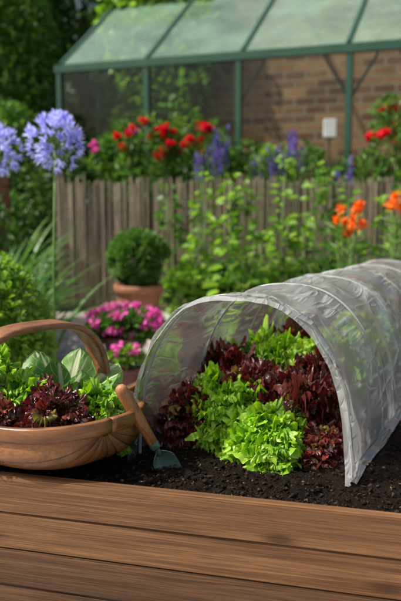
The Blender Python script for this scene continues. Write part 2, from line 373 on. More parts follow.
def lettuce(name,label,loc,size,mat,seed,nsm=330,tall=1.0,group=None,rot=(0,0,0),fr=1.0,nbig=20,polar=100):
    """mounded head: large ruffled base leaves, and many curly leaf margins over the dome"""
    rd=random.Random(seed); VV=[];AA=[];MM=[];RR=[]; nr,npn=9,64
    for i in range(nbig):
        f=(i+.5)/nbig; az=i*2.39996+rd.uniform(-.35,.35)
        tilt=R(8+f**.8*62+rd.uniform(-9,9)); curl=R(30+45*f+rd.uniform(-12,18))
        Rl=size*(.62+.30*f)*rd.uniform(.85,1.08)
        org=np.array([math.cos(az),math.sin(az),0])*size*.08*f+np.array([0,0,.012])
        V,a,m=fan_np(org,az,tilt,curl,Rl,rd.uniform(.75,.95),rd.uniform(.9,1.2),11*rd.uniform(.85,1.2),.075*size*rd.uniform(.8,1.3),-.2,nr,npn,rd.uniform(0,6.28),ep=3.2,swirl=2)
        VV.append(V);AA.append(a*.95);MM.append(m);RR.append(np.full(len(V),rd.random()))
    F1=gridfaces(nr,npn,nbig); off=nbig*nr*npn
    n2r,n2p=8,60; Rd=size*.70; H=size*.66
    for i in range(nsm):
        f=(i+.5)/nsm; ct=1-f*(1-math.cos(R(polar))); th=math.acos(max(-1,min(1,ct)))+rd.gauss(0,.08); az=i*2.39996+rd.uniform(-.2,.2)
        lb=.86+.18*math.sin(3*az+seed)*math.sin(th)+.12*math.sin(5*az+2.1*seed+3*th)+rd.uniform(-.09,.09)
        org=np.array([Rd*math.sin(th)*math.cos(az),Rd*math.sin(th)*math.sin(az),max(.004,H*math.cos(th)+.18*size)])*lb
        s=size*rd.uniform(.15,.30)*fr
        az2=az+rd.gauss(0,.8); tl=min(R(150),max(R(-30),th*.9+rd.gauss(0,.45)))
        V,a,m=fan_np(org,az2,tl,R(rd.uniform(60,170)),s,rd.uniform(.8,1.15),rd.uniform(1.25,1.39),rd.uniform(11,16),s*rd.uniform(.25,.40),rd.uniform(-.5,.3),n2r,n2p,rd.uniform(0,6.28),ep=1.5,swirl=rd.uniform(-3,3))
        VV.append(V);AA.append(.5+.5*a);MM.append(m);RR.append(np.full(len(V),min(1,max(0,rd.gauss(.5,.29)))))
    F2=gridfaces(n2r,n2p,nsm)+off
    o=npmesh(name,np.concatenate(VV),np.concatenate([F1,F2]),mat,None,True,np.concatenate(RR),np.concatenate(AA),loc,np.concatenate(MM))
    o.rotation_euler=rot; o.scale=(1,1,tall)
    tag(o,label,'lettuce',group); return o
gl='frilly green lettuce growing in dark compost under the tunnel'; rl='frilly dark red lettuce growing in dark compost under the tunnel'
grp='lettuces planted under the tunnel'
Lst=[ # x,y,size,green?,tall
 (.195,2.11,.160,1,1.0),(.080,2.27,.160,1,1.35),(.325,2.22,.165,0,1.4),(-.025,2.28,.145,0,1.15),(.18,2.33,.160,0,1.45),
 (.095,2.50,.170,0,1.45),(.250,2.54,.170,1,1.65),(.37,2.46,.165,0,1.4),(.02,2.50,.155,0,1.25),(.47,2.83,.17,1,1.3),(.60,3.10,.18,1,1.2),(.40,3.05,.18,0,1.2),(.78,3.45,.18,1,1.2),
 (.335,2.08,.105,0,1.0)]
for i,(x,y,s,g,tl) in enumerate(Lst):
    hi=i<8
    lettuce('lettuce',gl if g else rl,(x,y,soilz(x,y)-.005),s,G_green if g else G_red,50+i,group=grp,
        nsm=440 if hi else 210,tall=tl,fr=1.0 if hi else 1.2)

# ---------------------------------------------------------------- tunnel
ax=Vector((math.sin(R(25)),math.cos(R(25)),0)); bx=Vector((math.cos(R(20)),-math.sin(R(20)),0))
TC=Vector((.112,2.0,.395)); HW=.305; HH=.487; SP=.40; NH=6
tun=thing('cloche_tunnel','clear polythene film tunnel cloche on hoops over lettuces','cloche',TC)
def hs(s): return 1-.028*max(0,s)/SP
def arch(t,w=HW,h=HH):
    a=math.pi*(1-t); c=math.cos(a); s=math.sin(a); e=.82
    return math.copysign(abs(c)**e,c)*w, abs(s)**.86*h
M_hoop=simple('grey_hoop_plastic',(.30,.34,.32),(.40,.44,.42),10,.35,0,.03)
for k in range(NH):
    mb=MB(); pts=[]
    for i in range(61):
        x,z=arch(i/60); pts.append(bx*x*1.004+ax*(k*SP)+Vector((0,0,z*1.004*hs(k*SP))))
    pts=[pts[0]-Vector((0,0,.06))]+pts+[pts[-1]-Vector((0,0,.06))]
    tube(mb,pts,.0038,8); mb.build('hoop',M_hoop,tun)
def filmmat(name='polythene_film',base=.21,streak=.62,bmp=.50):
    m=NT(name)
    u=m.attr('a'); v=m.attr('m')
    cx=m.n('ShaderNodeCombineXYZ'); m.l(u,cx.inputs[0]); m.l(v,cx.inputs[1])
    def ridge(sc,scale,dist,ty,w=.03):
        mp=m.n('ShaderNodeMapping',inp={'Scale':sc,'Rotation':(0,0,R(ty))}); m.l(cx.outputs[0],mp.inputs['Vector'])
        f=m.noise(mp.outputs[0],scale,1.,.4,dist).outputs['Fac']
        return m.ramp(f,[(.5-w,(0,0,0)),(.5,(1,1,1)),(.5+w*3,(0,0,0))])
    r1=ridge((.6,6,1),2.4,.3,8); r2=ridge((2.2,1.6,1),2.0,.4,-30); r4=ridge((1.4,13,1),2.6,.4,-8,.04)
    mp=m.n('ShaderNodeMapping'); m.l(cx.outputs[0],mp.inputs['Vector'])
    c=m.noise(mp.outputs[0],2.6,2,.5,.4).outputs['Fac']; c2=m.noise(mp.outputs[0],5.0,2,.5,.4).outputs['Fac']
    mk1=m.ramp(c,[(.42,(0,0,0)),(.60,(1,1,1))]); mk2=m.ramp(c2,[(.44,(0,0,0)),(.62,(1,1,1))])
    st=m.mix(1.,m.mix(1.,r1,r2,'LIGHTEN'),mk1,'MULTIPLY'); st2=m.mix(1.,r4,mk2,'MULTIPLY')
    st=m.mix(1.,st,st2,'LIGHTEN')
    rgb=m.n('ShaderNodeRGBToBW'); m.l(st,rgb.inputs[0])
    mv=m.n('ShaderNodeMath',operation='MULTIPLY_ADD'); m.l(c,mv.inputs[0]); mv.inputs[1].default_value=.34; mv.inputs[2].default_value=base-.17
    ma=m.n('ShaderNodeMath',operation='MULTIPLY_ADD',use_clamp=True); m.l(rgb.outputs[0],ma.inputs[0]); ma.inputs[1].default_value=streak; m.l(mv.outputs[0],ma.inputs[2])
    lw=m.n('ShaderNodeLayerWeight',inp={'Blend':.32}); 
    mb_=m.n('ShaderNodeMath',operation='MULTIPLY_ADD',use_clamp=True); m.l(lw.outputs['Facing'],mb_.inputs[0]); mb_.inputs[1].default_value=.42; m.l(ma.outputs[0],mb_.inputs[2])
    N=m.bump(rgb.outputs[0],bmp,.014)
    tr=m.n('ShaderNodeBsdfTransparent'); tr.inputs[0].default_value=(.985,.995,.985,1)
    tl=m.n('ShaderNodeBsdfTranslucent'); tl.inputs[0].default_value=(.99,1,.99,1)
    df=m.n('ShaderNodeBsdfDiffuse'); df.inputs[0].default_value=(.97,.985,.975,1)
    m.l(N,tl.inputs['Normal']); m.l(N,df.inputs['Normal'])
    milk=m.n('ShaderNodeMixShader',inp={0:.38}); m.l(tl.outputs[0],milk.inputs[1]); m.l(df.outputs[0],milk.inputs[2])
    s1=m.n('ShaderNodeMixShader'); m.l(mb_.outputs[0],s1.inputs[0]); m.l(tr.outputs[0],s1.inputs[1]); m.l(milk.outputs[0],s1.inputs[2])
    gl=m.n('ShaderNodeBsdfGlossy',inp={'Roughness':.17}); m.l(N,gl.inputs['Normal'])
    fr=m.n('ShaderNodeFresnel',inp={'IOR':1.5}); m.l(N,fr.inputs['Normal'])
    fa=m.n('ShaderNodeMath',operation='MULTIPLY_ADD',use_clamp=True,inp={1:.85,2:.06}); m.l(fr.outputs[0],fa.inputs[0])
    s2=m.n('ShaderNodeMixShader'); m.l(fa.outputs[0],s2.inputs[0]); m.l(s1.outputs[0],s2.inputs[1]); m.l(gl.outputs[0],s2.inputs[2])
    m.l(s2.outputs[0],m.out.inputs[0]); return m.mat
M_film=filmmat(); M_hem=filmmat('doubled_polythene_film',.42,.5,.5)
LEN=(NH-1)*SP+.02
mb=MB(); ns,nt=360,200
s0=-.035; s1_=LEN+.45
def nn(a,b,c): return noise.noise(Vector((a,b,c)))
def rdg(a,b,c): 
    v=abs(nn(a,b,c)); return 1-math.sqrt(v*v+.006)*2.2
for i in range(ns):
    s=s0+(s1_-s0)*i/(ns-1)
    inn=0<s<(NH-1)*SP
    fr=(s/SP)%1.0 if inn else 0
    sag=1-.042*math.sin(math.pi*fr)**.8 if inn else 1
    end=max(0,(s-(NH-1)*SP)/.47); clos=1-end**1.6*.93
    hd=min(fr,1-fr) if inn else .25
    for j in range(nt):
        t=j/(nt-1); tt=(t-.05)/.9; q=0
        if tt<0 or tt>1:
            x,z=arch(0 if tt<0 else 1); q=(-tt if tt<0 else tt-1)/.055
            ww=.020+.008*nn(s*4,5 if tt<0 else 9,1)
            x=x+math.copysign(ww*q,x)
            P=bx*x+ax*s; gz=soilz(P.x+TC.x,P.y+TC.y)-TC.z
            zz=gz+.012*(1-q)+.007+.003*nn(s*9,q*1.5,2)
            mb.add((P.x,P.y,zz),s,0,t); continue
        x,z=arch(tt)
        wz=nn(s*2.2+t*3,t*9-s*2,0)*.008+rdg(s*1.4-t*3,t*9+s*3,4)*.0070+rdg(s*3.5+t*3,t*5-s*4,12)*.0050+nn(s*5,t*46,8)*.0055*math.exp(-hd*8)
        k=sag*(1+wz/.3*min(1,hd*6+.3))
        X=x*k*(1 if end==0 else (clos*.6+.4)); Z=(z*k*clos*hs(s))
        P=bx*X+ax*s
        gz=soilz(P.x+TC.x,P.y+TC.y)-TC.z+.019
        mb.add((P.x,P.y,max(Z,gz)),s,0,t)
mb.grid(0,ns,nt)
film=mb.build('film_cover',M_film,tun)
mb=MB()
for i in range(11):
    f_=i/10
    for j in range(240):
        t=j/239; x,z=arch(t); n_=nn(t*5,1.5,3); n2=nn(t*26,f_*2,5); n3=nn(t*9,f_*1.2,9)
        wd=.034+.026*max(0,1-t*1.8)
        s=-.018-wd*(1-f_)*(1+.6*n_)+.017*f_
        k=1.004+.010*math.sin(f_*math.pi)+(.018*n3+.007*n2)*(1-f_*.8)-.014*(1-f_)**2
        mb.add(bx*x*k+ax*s+Vector((0,0,z*k)),s*3,0,t)
mb.grid(0,11,240); mb.build('film_hem',M_hem,tun)

# ---------------------------------------------------------------- trug basket
TB=Vector((-.470,2.10,.404)); tro=R(-45)
trug=thing('trug_basket','wooden slatted trug basket full of cut salad leaves on the bed','basket',TB,tro)
A_,B_,H_=.315,.215,.135
def hull(th,ph,off=0,lay=0):
    ct=max(0,math.cos(th)); cp=max(0,math.cos(ph)); o_=off*ct**.7+lay
    x=A_*math.sin(th)*(1+o_*.4); y=B_*(ct**.62)*math.sin(ph)*(1+o_); z=H_*(1-(ct**.42)*(cp**.48)*(1+o_*.6))+.016
    return Vector((x,y,z))
# slat edges spread evenly over the visible height of the side
edges=[-90,-72,-50,-26,-9,9,26,50,72,90]; nsl=9
for k in range(nsl):
    mb=MB(); off=.030*abs(k-4)
    n1,n2=49,11
    for lay in (0,1):
        i0=len(mb.v)
        for i in range(n1):
            th=R(-89+178*i/(n1-1))
            for j in range(n2):
                w_=j/(n2-1); ph=R(edges[k]-1.2+(edges[k+1]-edges[k]+2.4)*w_); ph=max(-math.pi/2,min(math.pi/2,ph))
                crown=.012*math.sin(math.pi*w_)
                mb.add(hull(th,ph,.01+off,-lay*.024+crown),0,0,abs(2*w_-1))
        mb.grid(i0,n1,n2)
    N0=n1*n2
    for j in range(n1-1):
        for c in (0,n2-1):
            a=j*n2+c; mb.f.append((a,a+n2,a+n2+N0,a+N0))
    mb.build('slat',M_trug,trug)
def band(name,pts,nrm,ups,w,th,mat,parent):
    mb=MB(); n=len(pts)
    for p,nn_,u in zip(pts,nrm,ups):
        for (a,b) in ((-.7,-1),(.7,-1),(1,-.8),(1,.8),(.7,1),(-.7,1),(-1,.8),(-1,-.8)):
            mb.add(p+nn_*(a*th/2)+u*(b*w/2))
    for i in range(n-1):
        for j in range(8):
            a=i*8+j;b=i*8+(j+1)%8; mb.f.append((a,b,b+8,a+8))
    mb.f.append(tuple(range(8))[::-1]); mb.f.append(tuple((n-1)*8+j for j in range(8)))
    return mb.build(name,mat,parent)
pts=[];nr_=[]
N=96
for i in range(N+1):
    a=2*math.pi*i/N; c,s=math.cos(a),math.sin(a)
    x=A_*1.07*math.copysign(abs(c)**.9,c); y=B_*1.15*math.copysign(abs(s)**.9,s)
    pts.append(Vector((x,y,H_+.014+.012*(abs(c)**3)))); nr_.append(Vector((c/A_,s/B_,0)).normalized())
band('rim',pts,nr_,[Vector((0,0,1))]*(N+1),.038,.018,M_rim,trug)
pts=[]
for i in range(61):
    a=math.pi*i/60
    c_=-math.cos(a); y=math.copysign(abs(c_)**.68,c_)*.228; z=H_+.242*abs(math.sin(a))**.68
    pts.append(Vector((0,y,z)))
pts=[Vector((0,-.19,.05)),Vector((0,-.220,.10))]+pts+[Vector((0,.220,.10)),Vector((0,.19,.05))]
nr_=[]
for i in range(len(pts)):
    t=(pts[min(i+1,len(pts)-1)]-pts[max(0,i-1)]).normalized(); nr_.append(Vector((0,-t.z,t.y)))
up_=[Vector((1,0,0))]*len(pts)
band('handle',pts,nr_,up_,.085,.020,M_rim,trug)
for sx_ in (-.11,.11):
    box('foot',(.03,.16,.022),(sx_,0,.008),M_rim,trug,bev=.004)
bg='cut salad heads heaped in the basket'
def bl(name,lab,dx,dy,dz,size,mat,seed,rot,**kw):
    return lettuce(name,lab,(TB.x+dx,TB.y+dy,TB.z+dz),size,mat,seed,group=bg,rot=rot,**kw)
bl('lettuce','frilly green lettuce lying in the wooden basket',-.125,.0,.100,.155,G_green,301,(R(12),R(-14),0),tall=1.35)
bl('lettuce','frilly green lettuce lying in the wooden basket',-.045,-.08,.105,.13,G_green,302,(R(15),R(0),0),tall=1.25)
bl('lettuce','dark red frilly lettuce hanging over the basket rim',.065,-.125,.105,.125,G_red,303,(R(22),R(8),0),tall=1.15)
bl('lettuce','dark red frilly lettuce lying in the wooden basket',-.055,-.160,.100,.115,G_red,304,(R(22),R(-5),0))
bl('lettuce','pale green lettuce leaves lying in the wooden basket',.160,-.055,.090,.125,G_green,305,(R(5),R(20),0),nsm=190,nbig=22,tall=1.15)
rd=random.Random(9); VV=[];AA=[];MM=[];RR=[]
for i in range(12):
    f=(i+.5)/12; az=i*2.39996-1.9
    V,a,m=oval_leaf(np.array([math.cos(az),math.sin(az),0])*.03*f,az,R(4+30*f),R(12+46*f),.235*(.9+.12*f),.125*(.85+.3*f),-1.1,rd.uniform(0,6))
    VV.append(V);AA.append(a);MM.append(m);RR.append(np.full(len(V),rd.random()))
o=npmesh('pak_choi',np.concatenate(VV),gridfaces(22,17,12),G_pak,None,True,np.concatenate(RR),np.concatenate(AA),(TB.x+.065,TB.y+.04,TB.z+.085),np.concatenate(MM))
o.rotation_euler=(R(8),R(6),0); tag(o,'leafy green head with pale veins standing in the basket','vegetable')

# ---------------------------------------------------------------- trowel
tip=Vector((-.060,2.00,.345)); top=Vector((-.212,1.93,.645))
d=(top-tip).normalized()
trow=thing('hand_trowel','wooden-handled garden trowel stuck in dark soil beside the basket','trowel',tip)
zax=d; yax=Vector((.35,-1,0)); yax=(yax-zax*yax.dot(zax)).normalized(); xax=yax.cross(zax)
trow.rotation_euler=Matrix((xax,yax,zax)).transposed().to_euler()
mb=MB(); n1,n2=22,13
for i in range(n1):
    u=i/(n1-1); w=.034*math.sin(min(1,(1-u)*3.+.18)*math.pi/2)**.8*math.sin(min(1,u*2.2+.02)*math.pi/2)**.8
    for j in range(n2):
        v=2*j/(n2-1)-1; mb.add((v*w,-.016*(1-v*v)*min(1,u*4)+.008,u*.126))
mb.grid(0,n1,n2); o=mb.build('blade',M_metal,trow)
so=o.modifiers.new('thick','SOLIDIFY'); so.thickness=.002
mb=MB(); tube(mb,[(0,-.006,.114),(0,-.004,.127),(0,0,.139),(0,0,.152)],[.010,.0075,.007,.008],12); mb.build('neck',M_metal,trow)
Ls=(top-tip).length
mb=MB(); z0=.142; hl=Ls-z0
prof=[(.0001,0),(.0125,0),(.0140,.004),(.0140,.022)]; lathe(mb,[(a,z0-.004+b) for a,b in prof],24); mb.build('ferrule',M_metal,trow)
mb=MB(); pr=[(.0135,.016),(.0145,.02),(.0142,.04),(.0155,.065),(.0175,.10),(.0182,.13),(.0178,hl-.012),(.0165,hl-.003),(.0125,hl+.004),(.006,hl+.008),(.0001,hl+.009)]
lathe(mb,[(a,z0+b) for a,b in pr],24); mb.build('handle',M_handle,trow)

# ---------------------------------------------------------------- potted plants
def pot(parent,r,h,mat,x=0,y=0):
    mb=MB(); lathe(mb,[(.001,0),(r*.68,0),(r*.72,h*.1),(r*.92,h*.78),(r*.93,h*.8),(r*1.02,h*.8),(r*1.04,h*.98),(r*1.02,h),(r*.93,h),(r*.9,h*.9),(.001,h*.88)],36)
    return mb.build('pot',mat,parent)
def soilin(parent,r,z):
    mb=MB(); c=mb.add((0,0,z+.01))
    for j in range(24): mb.add((r*math.cos(j*math.pi/12),r*math.sin(j*math.pi/12),z))
    for j in range(24): mb.f.append((0,1+j,1+(j+1)%24))
    mb.build('compost',M_soil,parent)
bx_=thing('potted_box_shrub','round clipped green shrub in a terracotta pot on gravel','potted plant',(-.54,6.5,0))
pot(bx_,.21,.38,M_terra); soilin(bx_,.19,.34)
P,D=blob(11000,(0,0,.61),(.235,.235,.225),80,.2,.88); leaves('foliage',P,D+rng.normal(size=P.shape)*.5+[0,0,.3],rng.uniform(.022,.04,11000),rng.uniform(.013,.022,11000),L_mid,bx_)
def flowerball(P,n,r):
    k=5; c=np.repeat(P,k,0); d=norm(rng.normal(size=(len(P),3))+np.array([0,-.5,.8]))
    a=norm(np.cross(d,rng.normal(size=d.shape))); b=np.cross(d,a)
    D=np.concatenate([ (a*math.cos(q*2*math.pi/k)+b*math.sin(q*2*math.pi/k)+d*.35)[:,None] for q in range(k)],1).reshape(-1,3)
    return c,D
for (x,y,s,pm,lab) in ((-.52,5.05,1.0,M_terra_d,'bushy magenta flowers in a dark pot on pale gravel'),(-.435,4.30,.34,M_terra_d,'small magenta flowers with green leaves in a dark pot')):
    fp=thing('potted_flowers',lab,'potted plant',(x,y,0),group='pots of magenta flowers')
    hz=.20 if s==1 else .15
    pot(fp,.15 if s==1 else .085,hz,pm); soilin(fp,.13 if s==1 else .075,hz-.03)
    n=1700 if s==1 else 450; P,D=blob(n,(0,0,hz+.06),(.23*s,.20*s,.08*s+.02),24,.3,.7); leaves('foliage',P,D+rng.normal(size=P.shape)*.5+[0,0,.3],rng.uniform(.04,.06,n)*(1 if s==1 else .75),rng.uniform(.025,.04,n)*(1 if s==1 else .8),L_bright if s<1 else L_mid,fp)
    n=520 if s==1 else 30; P,D=blob(n,(0,0,hz+.09),(.25*s,.22*s,.10*s),34,.25,.92); P,D=flowerball(P+[0,-.02,.02],n,.02)
    leaves('blossoms',P,D,np.full(len(P),.023),np.full(len(P),.021),P_pink,fp,.1,.1)

# ---------------------------------------------------------------- strap leaved plants
def strap(mb,org,az,L,w,tilt,curl,rr,n=12):
    rad=Vector((math.cos(az),math.sin(az),0)); side=Vector((-math.sin(az),math.cos(az),0)); i0=len(mb.v)
    p=Vector(org); th=tilt
    for i in range(n):
        u=i/(n-1); ww=w*(1-u**2.5)*(.6+.4*min(1,u*3))/2
        N=rad*math.cos(th)-Vector((0,0,1))*math.sin(th)
        mb.add(p-side*ww-N*ww*.35,u,rr); mb.add(p,u,rr); mb.add(p+side*ww-N*ww*.35,u,rr)
        p=p+(rad*math.sin(th)+Vector((0,0,1))*math.cos(th))*(L/(n-1)); th+=curl/(n-1)
    mb.grid(i0,n,3)
def strapclump(name,label,cat,loc,nl,L,w,mat,seed,spread=.08,parent=None,curl=(60,120)):
    rd=random.Random(seed); mb=MB()
    for i in range(nl):
        az=rd.uniform(0,6.28); strap(mb,(rd.gauss(0,spread),rd.gauss(0,spread),0),az,L*rd.uniform(.6,1.1),w*rd.uniform(.7,1.2),R(rd.uniform(3,28)),R(rd.uniform(*curl)),rd.random())
    if parent: return mb.build(name,mat,parent)
    o=mb.build(name,mat,loc=loc); tag(o,label,cat); return o
for i,(x,y,h,px_) in enumerate(((-.77,4.05,1.49,0),(-1.16,4.35,1.45,0))):
    ag=thing('agapanthus','blue agapanthus flower globe on a tall green stalk','flowering plant',(x-.05,y+.1,0),group='blue agapanthus plants')
    mb=MB(); lean=.05
    tube(mb,[(0,0,0),(lean*.2,-.03,h*.5),(lean,-.1,h-.10)],[.009,.007,.006],8); mb.build('stalk',M_stem,ag)
    n=100; d=norm(rng.normal(size=(n,3))+[0,0,.25]); c=np.array([lean,-.1,h-.06])
    mb=MB()
    for q in d[:60]: tube(mb,[c-[0,0,.04],c+q*.11],[.0018,.0014],4,cap=False)
    mb.build('pedicels',M_stem,ag)
    P=np.repeat(c+d*rng.uniform(.085,.145,(n,1)),6,0); a=norm(np.cross(d,rng.normal(size=d.shape))); b=np.cross(d,a)
    D=np.concatenate([(a*math.cos(q*math.pi/3)*.6+b*math.sin(q*math.pi/3)*.6+d*.9)[:,None] for q in range(6)],1).reshape(-1,3)
    leaves('umbel',P,D,np.full(len(P),.045),np.full(len(P),.015),P_blue,ag,.1,-.1)
    strapclump('foliage','','',None,22,.32,.026,L_strap,80+i,.04,ag)
sg='clumps of arching strap leaves'
for i,(x,y,L,nl) in enumerate(((-1.28,5.0,.90,110),(-1.50,5.2,1.1,80),(-1.45,5.7,1.0,90),(-1.7,6.3,1.15,80))):
    o=strapclump('strap_leaf_plant','arching green strap-leaved clump growing beside the fence','plant',(x,y,0),nl,L,.048,L_strap if i!=2 else L_mid,200+i,.09,curl=(45,95)); o["group"]=sg
def shrub(name,label,loc,rad,zc,n,leafL,mat,clumps=30,cat='shrub',group=None,trunk=True,shell=.75,spread=.3):
    t=thing(name,label,cat,(loc[0],loc[1],0),group=group)
    P,D=blob(n,(0,0,zc),rad,clumps,spread,shell)
    P[:,2]=np.maximum(P[:,2],.02)
    leaves('foliage',P,D*.6+rng.normal(size=P.shape)*.6+[0,0,.35],rng.uniform(.7,1.3,n)*leafL,rng.uniform(.7,1.3,n)*leafL*.5,mat,t)
    if trunk:
        mb=MB(); rd=random.Random(n)
        for k in range(6):
            a=rd.uniform(0,6.28); e=Vector((math.cos(a)*rad[0]*.6,math.sin(a)*rad[1]*.6,zc+rad[2]*rd.uniform(0,.6)))
            tube(mb,[(rd.uniform(-.03,.03),rd.uniform(-.03,.03),0),e*.45,e],[rad[0]*.05,rad[0]*.035,rad[0]*.012],6)
        mb.build('stems',M_bark,t)
    return t
shrub('leafy_shrub','rounded bright green small-leaved shrub beside the path',(-1.06,3.45),(.33,.33,.42),.44,7000,.042,L_bright,70,spread=.26)
shrub('leafy_shrub','low dark green shrub growing beside the path',(-1.58,4.5),(.40,.4,.4),.38,4000,.06,L_mid,40)

# ---------------------------------------------------------------- fence
fen=thing('paling_fence','weathered thin-lath vertical paling fence behind the planting','fence',(0,7.5,0))
mb=MB(); x=-1.42; rd=random.Random(3)
while x<3.6:
    w=rd.uniform(.014,.022); h=1.30+rd.uniform(-.04,.04); dz=rd.uniform(-.010,.010); ln=rd.uniform(-.012,.012); th=.014; r_=rd.random()
    i0=len(mb.v)
    for (z,xx) in ((0.02,0),(h-.03,ln),(h,ln)):
        ww=w/2*(1 if z<h-.01 else .6)
        for (a,b) in ((-1,-1),(1,-1),(1,1),(-1,1)): mb.add((x+xx+a*ww,dz+b*th/2,z),0,r_)
    for k in range(2):
        for j in range(4):
            a=i0+k*4+j;b=i0+k*4+(j+1)%4; mb.f.append((a,b,b+4,a+4))
    mb.f.append((i0+8,i0+9,i0+10,i0+11)); x+=w+rd.uniform(.002,.008)
pal=mb.build('palings',M_fence,fen,smooth=False)
for z in (.3,1.05): box('rail',(5.0,.03,.06),(1.08,.045,z),M_fence,fen)
for x in (-1.40,.4,2.2,3.6): box('post',(.08,.08,1.36),(x,.09,.68),M_fence,fen)
o=box('wooden_post',(.16,.14,1.32),(-1.92,7.3,.66),woodmat('brown_post_wood',(.08,.035,.02),(.16,.07,.035),(.24,.12,.06),along=(12,12,2)),rot=(0,0,.2)); tag(o,'short thick brown wooden post among green plants','post')

# ---------------------------------------------------------------- leafy tall plants in front of the fence
rd=random.Random(21); lg='tall leafy stems growing against the fence'
for i in range(16):
    x=-.22+i*.112+rd.uniform(-.06,.06) if i<13 else (1.3+.25*(i-13)); y=rd.uniform(6.3,7.2); h=rd.choice([1.1,1.25,1.38,.95,.8])*rd.uniform(.92,1.05)
    if i in (0,): h=1.25
    t=thing('tall_leafy_plant','tall green leafy plant growing in front of the fence','plant',(x,y,0),group=lg)
    mb=MB(); bxx=rd.uniform(-.08,.08); byy=rd.uniform(-.08,.08)
    tube(mb,[(0,0,0),(bxx*.4,byy*.4,h*.5),(bxx,byy,h)],[.010,.008,.004],6); mb.build('stem',M_stem,t)
    n=int(h*56); u=rng.random(n)**.8; ang=rng.random(n)*6.28
    rr=.035+.12*(1-u)*rng.random(n)
    P=np.stack([bxx*u+rr*np.cos(ang),byy*u+rr*np.sin(ang),.05+u*h],1); D=np.stack([np.cos(ang),np.sin(ang),rng.uniform(-.3,.5,n)],1)
    sc=(1.2-.5*u); leaves('foliage',P,D,rng.uniform(.07,.15,n)*sc,rng.uniform(.055,.11,n)*sc,L_bright if i%3 else L_mid,t)
for i,(x,y) in enumerate(((-.05,7.1),(.3,6.9),(.7,7.0),(1.2,6.9),(1.7,6.9),(2.1,6.7))):
    shrub('leafy_shrub','low green bushy plant growing at the fence foot',(x,y),(.28,.22,.28),.23,1300,.07,L_mid if i%2 else L_bright,24,group='bushy plants at the fence foot')
og='orange lilies with green stems'
for i,(x,y,h,nf) in enumerate(((1.06,5.5,1.02,6),(1.14,5.6,.95,5),(1.38,5.3,1.12,6),(1.48,5.35,1.04,5))):
    t=thing('orange_lily','orange star-shaped lily blossoms on tall leafy stems','flowering plant',(x,y,0),group=og)
    mb=MB(); Ps=[];Ds=[]; rd=random.Random(400+i)
    for k in range(nf):
        e=Vector((rd.uniform(-.12,.12),rd.uniform(-.08,.06),h+rd.uniform(-.09,.05)))
        tube(mb,[(rd.uniform(-.03,.03),rd.uniform(-.03,.03),0),(e.x*.5,e.y*.5,h*.55),e],[.006,.005,.004],6)
        dd=Vector((rd.uniform(-.6,.6),-1,rd.uniform(-.1,.6))).normalized(); a=dd.cross(Vector((0,0,1))).normalized(); b=dd.cross(a)
        for lay in range(2):
            for q in range(6):
                an=q*math.pi/3+lay*.5; Ps.append(e+dd*.008*lay); Ds.append(a*math.cos(an)+b*math.sin(an)+dd*(.25+.5*lay))
    mb.build('stems',M_stem,t)
    leaves('blossoms',Ps,Ds,np.full(len(Ps),.055),np.full(len(Ps),.028),P_orange,t,.1,.2)
    n=90; u=rng.random(n); ang=rng.random(n)*6.28
    leaves('foliage',np.stack([.05*np.cos(ang),.05*np.sin(ang),u*h*.92],1),np.stack([np.cos(ang),np.sin(ang),np.full(n,.7)],1),rng.uniform(.10,.17,n),np.full(n,.018),L_mid,t)
for i,(x,y) in enumerate(((1.25,5.9),(1.65,6.0),(1.0,6.2))):
    o=strapclump('strap_leaf_plant','arching green strap-leaved clump growing beside the fence','plant',(x,y,0),45,.95,.026,L_strap,260+i,.1,curl=(30,80)); o["group"]=sg

# ---------------------------------------------------------------- lean-to greenhouse
gang=R(-22); gx=Vector((math.cos(gang),math.sin(gang),0)); gy=Vector((-math.sin(gang),math.cos(gang),0))
G0=Vector((-1.82,10.0,0))
gh=thing('greenhouse','green-framed glass greenhouse with sloping roof against a brick wall','greenhouse',G0,gang)
GL=6.2; GE=2.76; GW=1.95; GR=GE+GW*.70
def glassmat(name,milky,tint):
    m=NT(name); v=m.coord('Object'); nz=m.noise(v,1.2,4,.6)
    tr=m.n('ShaderNodeBsdfTransparent'); tr.inputs[0].default_value=(*tint,1)
    df=m.n('ShaderNodeBsdfDiffuse'); df.inputs[0].default_value=(.50,.76,.56,1)
    tl=m.n('ShaderNodeBsdfTranslucent'); tl.inputs[0].default_value=(.55,.8,.60,1)
    mk=m.n('ShaderNodeMixShader',inp={0:.35}); m.l(df.outputs[0],mk.inputs[1]); m.l(tl.outputs[0],mk.inputs[2])
    f=m.n('ShaderNodeMath',operation='MULTIPLY',use_clamp=True,inp={1:milky*2}); m.l(nz.outputs['Fac'],f.inputs[0])
    s=m.n('ShaderNodeMixShader'); m.l(f.outputs[0],s.inputs[0]); m.l(tr.outputs[0],s.inputs[1]); m.l(mk.outputs[0],s.inputs[2])
    g=m.n('ShaderNodeBsdfGlossy',inp={'Roughness':.05}); fr=m.n('ShaderNodeFresnel',inp={'IOR':1.5})
    s2=m.n('ShaderNodeMixShader'); m.l(fr.outputs[0],s2.inputs[0]); m.l(s.outputs[0],s2.inputs[1]); m.l(g.outputs[0],s2.inputs[2]); m.l(s2.outputs[0],m.out.inputs[0]); return m.mat
M_rglass=glassmat('milky_green_roof_glass',.36,(.82,.97,.88)); M_wglass=glassmat('clear_side_glass',.002,(.95,.99,.96))  # roof panes get an uneven milky green tint, side panes almost none
def pane(name,c,mat,parent):
    mb=MB()
    for p in c: mb.add(p)
    mb.f.append((0,1,2,3)); return mb.build(name,mat,parent,smooth=False)
posts=[0,1.25,2.45,3.75,5.0,6.2]
for x in posts: box('post',(.07,.07,GE-.05),(x,0,(GE-.05)/2),M_green_frame,gh)
beam('eave_beam',(-.06,0,GE),(GL+.06,0,GE),.09,.10,M_green_frame,gh)
